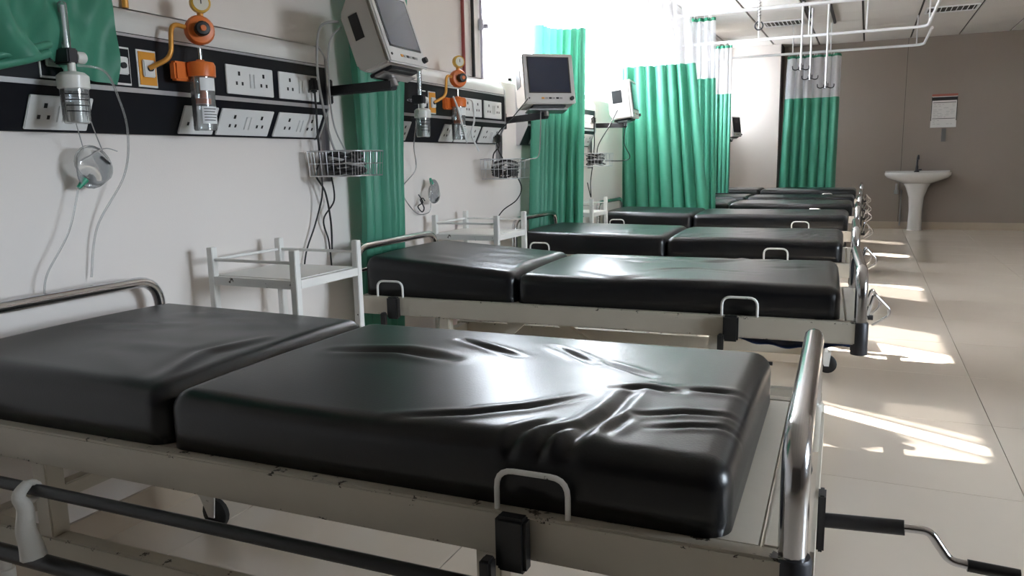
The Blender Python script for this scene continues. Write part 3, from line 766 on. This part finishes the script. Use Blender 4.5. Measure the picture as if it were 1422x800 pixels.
# wire baskets with leads
def basket(x0, x1, y0, y1, z0, z1, lab, seed):
    t = thing('wire_basket', lab, 'basket', ((x0 + x1) / 2, (y0 + y1) / 2, z0), 0, 'wire baskets for monitor leads')
    w, d_, h = (x1 - x0) / 2, (y1 - y0) / 2, z1 - z0
    for k, zz in enumerate((0, h * .5, h)):
        kx = .95 + .05 * zz / h
        MB().tube([(-w * kx, -d_ * kx, zz), (w * kx, -d_ * kx, zz), (w * kx, d_ * kx, zz), (-w * kx, d_ * kx, zz)], .0028 if k != 1 else .0018, 6, True).build('rim_wire', 'wire', t, smooth=60)
    n = 11
    for k in range(n + 1):
        v = -1 + 2 * k / n
        MB().tube([(-w, v * d_, h), (-w * .95, v * d_ * .95, 0), (w * .95, v * d_ * .95, 0), (w, v * d_, h)], .0016, 5).build('hoop_wire', 'wire', t)
    for k in range(1, 7):
        v = -1 + 2 * k / 7
        MB().tube([(v * w, -d_, h), (v * w * .95, -d_ * .95, 0), (v * w * .95, d_ * .95, 0), (v * w, d_, h)], .0016, 5).build('hoop_wire', 'wire', t)
    MB().bar((-w, 0, h), (-(x0 + x1) / 2 + .022, 0, h), .02, .012).build('basket_hook', 'steel_grey', t)
    r = random.Random(seed)
    c = thing('monitor_leads', lab.replace('wire basket below', 'monitor leads coiled in basket below'), 'leads', ((x0 + x1) / 2, (y0 + y1) / 2, z0 + .006), 0, 'monitor leads in the baskets')
    for k in range(12):
        ph = r.uniform(0, 6); a, b_ = w * r.uniform(.45, .75), d_ * r.uniform(.45, .75); zz = .010 + k * h * .065
        pts = [(a * math.cos(q + ph) + r.uniform(-.006, .006), b_ * math.sin(q + ph) + r.uniform(-.01, .01), zz + .008 * math.sin(q * 2 + ph)) for q in [2 * PI * j / 14 for j in range(14)]]
        MB().tube(bez(pts, 3), .0058, 6).build('coil', r.choice(('rubber_black', 'rubber_black', 'rubber_black', 'cable_grey')), c, smooth=60)
    return t
basket(.05, .27, 2.555, 2.775, 1.105, 1.205, 'wire basket below the beige monitor tilted back by narrow tied curtain', 1)
basket(.06, .26, 4.10, 4.36, 1.05, 1.165, 'wire basket below the monitor with dark blue screen', 2)
basket(.06, .26, 5.78, 6.08, 1.10, 1.20, 'wire basket below the monitor before the wide green curtain', 3)
def lead(pts, m, lab, r=.0035):
    o = MB().tube(bez(pts, 8), r, 8).build('monitor_cable', m, smooth=60); tag(o, lab, 'cable', 'loose monitor cables'); return o
lead([(.30, 2.475, 1.68), (.24, 2.44, 1.66), (.20, 2.46, 1.52), (.14, 2.56, 1.38), (.12, 2.62, 1.26), (.15, 2.64, 1.15)], 'cable_grey', 'thicker grey cable looping from tilted monitor side into basket below', .005)
lead([(.31, 2.475, 1.66), (.27, 2.45, 1.60), (.22, 2.50, 1.45), (.16, 2.60, 1.30), (.18, 2.66, 1.18)], 'cable_grey', 'thinner grey cable from tilted monitor side to its basket')
lead([(.08, 2.60, 1.10), (.06, 2.62, 1.02), (.03, 2.60, .90), (.02, 2.55, .80), (.02, 2.52, .70)], 'rubber_black', 'black cable hanging down the wall below the first wire basket')
lead([(.10, 2.64, 1.10), (.06, 2.70, 1.00), (.03, 2.66, .92), (.02, 2.70, .82), (.02, 2.71, .70)], 'rubber_black', 'twisted black cable hanging beside narrow tied curtain')
lead([(.36, 4.12, 1.50), (.30, 4.05, 1.40), (.22, 4.00, 1.30), (.20, 4.05, 1.22), (.18, 4.15, 1.17), (.16, 4.2, 1.12)], 'rubber_black', 'black cable from dark blue screen monitor into its basket')
lead([(.38, 4.26, 1.44), (.36, 4.30, 1.30), (.32, 4.36, 1.18), (.28, 4.3, 1.16), (.2, 4.22, 1.13)], 'cable_grey', 'grey cable looping from dark blue screen monitor to basket')
lead([(.20, 4.25, 1.10), (.24, 4.28, 1.0), (.20, 4.30, .92), (.12, 4.28, .86), (.06, 4.30, .80)], 'rubber_black', 'black cable hanging under the second wire basket')
lead([(.38, 5.80, 1.52), (.32, 5.78, 1.40), (.24, 5.76, 1.26), (.2, 5.85, 1.16)], 'rubber_black', 'black cable from monitor before wide curtain into basket')
lead([(.42, 5.90, 1.44), (.38, 5.98, 1.28), (.40, 6.08, 1.17), (.34, 6.10, 1.14), (.22, 6.0, 1.14)], 'rubber_black', 'black cable loop hanging past basket before wide curtain')

# ------------------------------------------------------------------ oxygen masks and tubing
def mask(loc, lab, tilt, seed):
    t = thing('oxygen_mask', lab, 'oxygen mask', loc, 0, 'oxygen masks hung on the wall')
    R = rotm(.0, .25, 0) @ rotm(tilt, 0, 0)
    P = []
    for i in range(9):
        u = i / 8; row = []
        for k in range(19):
            a = 2 * PI * k / 18; ry = .066 * (1 - u) ** .45 + .011 * u; rz = .044 * (1 - u) ** .5 + .011 * u
            rr = 1 + .10 * math.cos(a) * (1 - u)
            row.append(R @ Vector((.03 + .0 * u + .02 * math.sin(u * 2), ry * math.cos(a) * rr, rz * math.sin(a) - .055 * u)))
        P.append(row)
    MB().grid(P).build('mask_shell', 'mask_plastic', t, smooth=179, solid=.0015)
    rim = [R @ Vector((.03, .068 * math.cos(a) * (1 + .1 * math.cos(a)), .046 * math.sin(a))) for a in [2 * PI * k / 22 for k in range(22)]]
    MB().tube(rim, .003, 6, True).build('mask_rim', 'mask_plastic', t, smooth=60)
    MB().box(-.004, .004, -.018, .018, -.003, .003, R, R @ Vector((.04, .02, .028))).build('nose_clip', 'dark_metal', t)
    e = R @ Vector((.042, 0, -.052)); f_ = R @ Vector((.046, -.006, -.085))
    MB().tube([e, f_], [.010, .006], 12).build('connector', 'green_plastic', t, smooth=60)
    return t, Vector(loc) + f_
m1, end = mask((.03, 1.575, 1.175), 'clear oxygen mask with green connector hanging below first service panel', -.6, 1)
MB().tube(bez([end - m1.location, (.03, -.10, -.20), (.02, -.17, -.31), (.01, -.18, -.37)], 8), .0028, 6).build('tubing', 'mask_plastic', m1, smooth=60)
for pp in ([(.05, -.04, .03), (.09, -.09, .14), (.11, -.10, .19)], [(.05, .02, .03), (.09, -.04, .12), (.115, -.06, .19)], [(.06, -.06, .0), (.055, .02, .035), (.05, .07, .028)]):
    MB().tube(bez(pp, 6), .0016, 5).build('elastic_strap', 'cable_grey', m1, smooth=60)
tb = MB().tube(bez([(.17, 1.475, 1.43), (.19, 1.54, 1.42), (.16, 1.60, 1.36), (.12, 1.655, 1.26), (.08, 1.66, 1.13), (.03, 1.59, .98), (.02, 1.56, .83)], 10), .0032, 8).build('oxygen_tubing', 'mask_plastic', smooth=60)
tag(tb, 'clear oxygen tubing looping from white humidifier bottle down the wall', 'tubing')
m2, end = mask((.025, 3.56, .985), 'clear oxygen mask hanging below second panel with black elastic tangle', .6, 2)
m2.rotation_euler = (PI * .96, 0, 0)
e2 = MB().tube(bez([(.03, 3.44, .99), (.035, 3.47, .95), (.03, 3.43, .93), (.035, 3.46, .90), (.03, 3.49, .92), (.035, 3.45, .96), (.03, 3.48, .97), (.03, 3.50, .955)], 8), .0035, 6).build('elastic_strap', 'rubber_black', smooth=60)
tag(e2, 'tangled black elastic strap hanging on wall below second panel', 'strap')
tb = MB().tube(bez([(.19, 3.205, 1.40), (.10, 3.30, 1.24), (.03, 3.42, 1.12), (.02, 3.30, 1.02), (.02, 3.42, .90), (.02, 3.55, .89), (.025, 3.57, .94)], 10), .0028, 6).build('oxygen_tubing', 'mask_plastic', smooth=60)
tag(tb, 'thin clear tubing looping on wall below second panel', 'tubing')

# ------------------------------------------------------------------ curtains and their tracks
TZ = 2.50; TZ2 = 2.70
def smooth_path(pts, n):
    L = [0]
    for a, b_ in zip(pts, pts[1:]): L.append(L[-1] + math.dist(a, b_))
    out = []
    for k in range(n + 1):
        s = L[-1] * k / n; i = 0
        while i < len(L) - 2 and L[i + 1] < s: i += 1
        t = (s - L[i]) / (L[i + 1] - L[i]); a, b_ = pts[i], pts[i + 1]
        out.append((a[0] + (b_[0] - a[0]) * t, a[1] + (b_[1] - a[1]) * t, b_[0] - a[0], b_[1] - a[1]))
    return out, L[-1]
def curtain(lab, top, bot, zt, zm, zb, folds, amp, seed, mid=None, group='green ward curtains', hooks=0, ampb=None):
    """top / bot: plan polylines at the track and at the hem; mid: (height, polyline, amp) where it is gathered"""
    r = random.Random(seed); n = folds * 12; ampb = ampb or amp
    T, Lt = smooth_path(top, n); B, _ = smooth_path(bot, n)
    MD = smooth_path(mid[1], n)[0] if mid else None
    ph = [r.uniform(-.6, .6) for _ in range(folds + 2)]; am = [r.uniform(.55, 1.25) for _ in range(folds + 2)]
    t_ = thing('curtain', lab, 'curtain', (sum(p[0] for p in bot) / len(bot), sum(p[1] for p in bot) / len(bot), zb), 0, group)
    org = t_.location.copy()
    def pt(k, z):
        u = (zt - z) / (zt - zb)
        if mid:
            zmid = mid[0]
            if z > zmid: q = (zt - z) / (zt - zmid); q = q * q * (3 - 2 * q); A_, B_ = T[k], MD[k]; a = amp * (1 - q) + mid[2] * q
            else: q = (zmid - z) / (zmid - zb); q = q * q * (3 - 2 * q); A_, B_ = MD[k], B[k]; a = mid[2] * (1 - q) + ampb * q
        else: q = u; A_, B_ = T[k], B[k]; a = amp * (1 - u) + ampb * u
        x = A_[0] * (1 - q) + B_[0] * q; y = A_[1] * (1 - q) + B_[1] * q
        dx = A_[2] * (1 - q) + B_[2] * q; dy = A_[3] * (1 - q) + B_[3] * q; l = math.hypot(dx, dy) or 1
        s = k / n * folds; i = int(s); f_ = s - i
        pa = ph[i] * (1 - f_) + ph[i + 1] * f_; aa = am[i] * (1 - f_) + am[i + 1] * f_
        w_ = 2 * PI * s + pa + .25 * math.sin(3 * u + i)
        o = a * aa * (math.sin(w_) + .25 * math.sin(2 * w_ + pa * 3))
        tg = a * aa * .35 * math.cos(w_)
        return Vector((x - dy / l * o + dx / l * tg, y + dx / l * o + dy / l * tg, z)) - org
    ln = Lt * 1.9
    def sheet(z0, z1, rows, name, m):
        P = []; U = []
        for j in range(rows + 1):
            z = z0 + (z1 - z0) * j / rows
            P.append([pt(k, z) for k in range(n + 1)]); U.append([(k / n * ln, z) for k in range(n + 1)])
        return MB().grid(P, U).build(name, m, t_, smooth=179)
    if zm < zt:
        sheet(zt, zt - .03, 1, 'heading_tape', 'curtain_hem'); sheet(zt - .03, zm, 10, 'net_top', 'curtain_net')
    sheet(zm, zb + .03, 36, 'cloth', 'curtain_green'); sheet(zb + .03, zb, 2, 'hem', 'curtain_green')
    for k in range(hooks):
        q = pt(int(n * (k + .5) / hooks), zt)
        MB().tube(hoop([q + Vector((0, 0, -.012)), q + Vector((0, .004, .02)), q + Vector((0, 0, .045))], .01), .003, 5).build('curtain_hook', 'white_metal', t_)
    return t_
curtain('narrow green curtain tied back behind the tilted monitor at second bed head', [(.125, 2.76), (.125, 3.24)], [(.047, 2.87), (.047, 3.20)], TZ - .04, 2.02, .30, 5, .034, 3, mid=(1.0, [(.106, 2.85), (.106, 3.16)], .020), ampb=.024)
curtain('green curtain with white net top gathered beside window behind third bed', [(.125, 4.90), (.13, 5.04), (.20, 5.13), (.36, 5.14)], [(.115, 4.70), (.115, 4.98), (.17, 5.13), (.31, 5.14)], TZ2 - .04, 2.03, .32, 8, .032, 5)
curtain('wide green curtain with white net top drawn across behind fourth bed', [(.07, 6.93), (.65, 6.93)], [(.07, 6.94), (.90, 6.95)], TZ2 - .04, 1.96, .34, 7, .065, 8, hooks=10)
curtain('short bunched green curtain with grey net top beyond the wide curtain', [(.45, 7.73), (.75, 7.73)], [(.50, 7.73), (.79, 7.73)], TZ - .04, 1.90, .34, 5, .045, 11, hooks=7)
curtain('narrow green curtain with net top seen just past the bunched curtain', [(.36, 9.72), (.60, 9.72)], [(.36, 9.72), (.60, 9.72)], TZ - .04, 1.90, .72, 5, .04, 12, hooks=4)
curtain('free-hanging green curtain with pale net top behind the last bed', [(1.07, 11.29), (1.72, 11.29)], [(1.00, 11.29), (1.72, 11.29)], TZ - .04, 1.91, .34, 6, .085, 14, hooks=9)
# curtain looped up over the first panel
def looped():
    t = thing('looped_curtain', 'green curtain looped up over the first service panel beside white humidifier bottle', 'curtain', (.13, 1.25, 1.36))
    o = t.location
    def hem(y): 
        if y < 1.40: return 1.385 + (y - 1.15) * .30 if y > 1.15 else 1.385 - (1.15 - y) * .2
        if y < 1.47: return 1.46 - (y - 1.40) * .5
        return 1.40 - .3 * (y - 1.5) ** 2
    P = []
    for j in range(41):
        q = j / 40; row = []
        for k in range(61):
            y = .85 + .79 * k / 60; zb = hem(y); zt = 2.46
            z = zt + (zb - zt) * q ** .8
            side = min(1, max(0, (1.44 - y) / .10)); fold = (.012 + .020 * side) * math.sin(y * 30 + 16 * (z - 1.4)) + .010 * math.sin(y * 61 - 20 * z) + (.006 + .014 * side) * math.sin(34 * z + y * 17)
            x = .125 + .06 * side + fold * (.5 + .5 * q) + .05 * math.exp(-((y - 1.2) / .16) ** 2 - ((z - 1.52) / .14) ** 2)
            row.append(Vector((x, y, z)) - o)
        P.append(row)
    MB().grid(P).build('cloth', 'curtain_green', t, smooth=179)
    for dx, dzz, rr in ((.02, .0, .012), (.03, .022, .010)):
        pts = [(.195 + dx - .05 * max(0, (y - 1.30) / .1) + .01 * math.sin(y * 20), y, hem(y) + dzz - .006) for y in [.86 + .53 * k / 24 for k in range(25)]]
        MB().tube([Vector(p) - o for p in pts], rr, 8).build('rolled_hem', 'curtain_green', t, smooth=60)
looped()
def track(pts, rods, lab, TZ=TZ):
    t = thing('curtain_track', lab, 'curtain track', (pts[0][0], pts[0][1], TZ), 0, 'white ceiling-hung curtain tracks')
    o = t.location
    P = hoop([Vector(p) for p in pts], .16, 8)
    MB().tube([p - o for p in P], .0165, 8).build('rail', 'white_metal', t, smooth=50)
    for x, y in rods: MB().tube([(x - o.x, y - o.y, .012), (x - o.x, y - o.y, ZC - TZ)], .008, 8).build('drop_rod', 'white_metal', t, smooth=60)
track([(.012, 7.73, TZ), (2.60, 7.73, TZ), (2.60, 5.35, TZ)], [(1.95, 7.73), (2.60, 6.6)], 'white curtain track carrying the short bunched curtain')
track([(.012, 9.72, TZ), (2.65, 9.72, TZ), (2.65, 7.95, TZ)], [(.9, 9.72), (2.05, 9.72), (2.65, 9.5), (1.45, 9.72)], 'white curtain track carrying the narrow curtain past the bunched curtain')
track([(.012, 11.29, TZ), (2.70, 11.29, TZ), (2.70, 9.85, TZ)], [(1.15, 11.29), (2.62, 11.27), (1.62, 11.29)], 'white curtain track carrying the free-hanging far curtain')
track([(.012, 6.93, TZ2), (1.5, 6.93, TZ2)], [(.4, 6.93), (1.4, 6.93)], 'white curtain track carrying the wide green curtain', TZ2)
track([(.012, 5.14, TZ2), (1.5, 5.14, TZ2)], [(.4, 5.14), (1.4, 5.14)], 'white curtain track carrying the curtain behind third bed', TZ2)
# drip hangers on ceiling channels
for x, y0, y1, l in ((1.40, 8.0, 10.6, 'dark drip hanger rail on ceiling carrying the shortest hooked rod'), (1.66, 9.0, 11.2, 'dark drip hanger rail on ceiling carrying the longest hooked rod')):
    o = MB().box(x - .015, x + .015, y0, y1, ZC - .03, ZC - .001).build('hanger_rail', 'dark_metal'); tag(o, l, 'ceiling rail', 'drip hanger rails')
def drip(x, y, zb, lab, coil=False):
    t = thing('drip_hanger', lab, 'drip hanger', (x, y, zb), 0, 'ceiling drip hangers')
    L = ZC - zb
    if coil:
        MB().tube([(0, 0, .03), (0, 0, L - .001)], .008, 8).build('rod', 'white_metal', t, smooth=60)
        MB().tube([(.012 * math.cos(k * .8), .012 * math.sin(k * .8), .06 + k * .0032) for k in range(110)], .004, 5).build('coil', 'steel_grey', t, smooth=60)
        MB().tube([(.032 * math.cos(a), 0, .0 + .034 * math.sin(a)) for a in [PI / 2 + 2 * PI * .92 * k / 16 for k in range(17)]], .006, 6).build('hook', 'dark_metal', t, smooth=60)
    else:
        MB().tube([(0, 0, .06), (0, 0, L - .032)], .011, 8).build('rod', 'white_metal', t, smooth=60)
        MB().tube([(0, 0, 0), (0, 0, .07)], .013, 8).build('sleeve', 'steel_grey', t, smooth=60)
        for a in (0, PI / 2, PI, 3 * PI / 2):
            c, s = math.cos(a + .3), math.sin(a + .3)
            MB().tube(bez([(0, 0, .02), (.05 * c, .05 * s, .0), (.085 * c, .085 * s, .01), (.09 * c, .09 * s, .045)], 5), .006, 6).build('hook', 'dark_metal', t, smooth=60)
drip(1.40, 9.45, 2.10, 'white drip hanger rod with hooks, shortest of three before far curtain')
drip(1.47, 9.9, 2.03, 'white drip hanger rod with hooks, middle length of three before far curtain')
drip(1.66, 9.6, 1.90, 'white drip hanger rod with hooks, longest of three before far curtain')
drip(1.245, 7.0, 2.235, 'coiled drip hanger with open ring hook hanging from ceiling', True)

# ------------------------------------------------------------------ washbasin and notice on the back wall
t = thing('washbasin', 'white ceramic pedestal washbasin against tan back wall', 'washbasin', (2.83, Y1, 0))
def oval(rx, ry, z, n=32, flat=True):
    out = []
    for k in range(n):
        a = 2 * PI * k / n; y = -ry + ry * math.sin(a) if False else ry * math.sin(a)
        x = rx * math.copysign(abs(math.cos(a)) ** .75, math.cos(a)); yy = -.21 + .20 / .20 * y
        out.append(Vector((x, min(yy, -.005), z)))
    return out
def loft(rings, name, m, par, smooth=50):
    mb = MB(); n = len(rings[0]); vs = [p for r in rings for p in r]
    fs = [(i * n + k, i * n + (k + 1) % n, (i + 1) * n + (k + 1) % n, (i + 1) * n + k) for i in range(len(rings) - 1) for k in range(n)]
    fs += [tuple(range(n)), tuple((len(rings) - 1) * n + k for k in range(n))]
    return mb.add(vs, fs).build(name, m, par, smooth=smooth)
loft([oval(.18, .11, .70), oval(.30, .16, .745), oval(.41, .20, .79), oval(.448, .212, .83), oval(.45, .215, .865), oval(.445, .212, .872), oval(.41, .185, .872), oval(.36, .15, .83), oval(.2, .08, .78)], 'basin', 'ceramic', t)
loft([oval(.105, .075, 0), oval(.10, .072, .02), oval(.092, .066, .3), oval(.105, .075, .5), oval(.15, .10, .64), oval(.19, .12, .715)], 'pedestal', 'ceramic', t)
MB().box(-.44, .44, -.04, -.002, .868, .892).build('upstand', 'ceramic', t, bevel=.006)
tp = MB().lathe([(.040, .872), (.035, .885), (.022, .895), (.020, .95), (.018, .97)], (-.01, -.09, 0), 14).build('tap', 'dark_metal', t, smooth=40)
MB().tube(bez([(-.01, -.09, .95), (-.01, -.09, 1.04), (-.005, -.10, 1.10), (.0, -.14, 1.12), (.0, -.18, 1.09), (.0, -.19, 1.06)], 6), .014, 10).build('spout', 'dark_metal', tp, smooth=60)
MB().tube([(.0, -.12, .90), (.05, -.15, .91)], .010, 8).build('tap_lever', 'dark_metal', tp, smooth=60)
MB().lathe([(.02, .54), (.032, .545), (.032, .60), (.02, .605), (.015, .70)], (-.27, -.06, 0), 12).build('stop_valve', 'steel_grey', t, smooth=40)
MB().tube([(-.20, -.03, .05), (-.20, -.03, .60)], .010, 8).build('waste_pipe', 'steel_grey', t, smooth=60)
t = thing('wall_notice', 'printed notice sheet with red header and black band above washbasin', 'notice', (2.965, Y1 - .002, 1.53))
pp = MB().box(0, .34, -.006, 0, 0, .49).build('sheet', 'poster_paper', t)
MB().box(.0, .34, -.008, -.0062, .455, .49).build('header_band', 'poster_red', pp)
MB().box(.0, .34, -.008, -.0062, .395, .445).build('black_band', 'print_black', pp)
r = random.Random(4)
for k in range(13):
    z = .36 - k * .026
    if k in (0, 9): MB().box(.02, .32, -.0072, -.0062, z, z + .008).build('print_line', 'print_black', pp)
    else:
        xx = .03
        while xx < .29:
            l = r.uniform(.02, .07)
            if r.random() < .6: MB().box(xx, min(xx + l, .31), -.0072, -.0062, z, z + .005).build('print_line', 'cable_grey', pp)
            xx += l + .02
for s in (0, .332): MB().box(s, s + .008, -.0075, -.0062, .10, .45).build('print_border', 'print_black', pp)
o = MB().box(3.12, 3.18, Y1 - .02, Y1 - .002, 1.32, 1.515).box(3.135, 3.165, Y1 - .024, Y1 - .02, 1.34, 1.44).build('clip_holder', 'grey_strip', bevel=.002)
tag(o, 'grey metal clip holder mounted just below the notice sheet', 'holder')

# ------------------------------------------------------------------ things under the second bed
P = []
for j in range(9):
    row = []
    for k in range(31):
        u = k / 30; row.append((1.72 + .42 * u, 2.79 + .45 * j / 8, .510 - .022 * math.sin(PI * min(1, u * 1.1)) - .008 * math.sin(PI * j / 8) + .004 * math.sin(u * 25 + j)))
    P.append(row)
tag(MB().grid(P).build('blue_cloth', 'blue_cloth', smooth=179, solid=.004), 'dark blue cloth slung under the foot of the second bed', 'cloth')
t = thing('purple_tub', 'purple plastic tub on lower shelf of bedside table between second and third beds', 'tub', (.255, 3.69, .229))
MB().lathe([(.085, 0), (.09, .004), (.112, .12), (.116, .12), (.116, .128), (.108, .128), (.086, .008)], (0, 0, 0), 24).build('body', 'purple_plastic', t, smooth=40)
MB().tube([(.116 * math.cos(a), .116 * math.sin(a), .124) for a in [2 * PI * k / 24 for k in range(24)]], .006, 6, True).build('rim', 'purple_plastic', t, smooth=60)
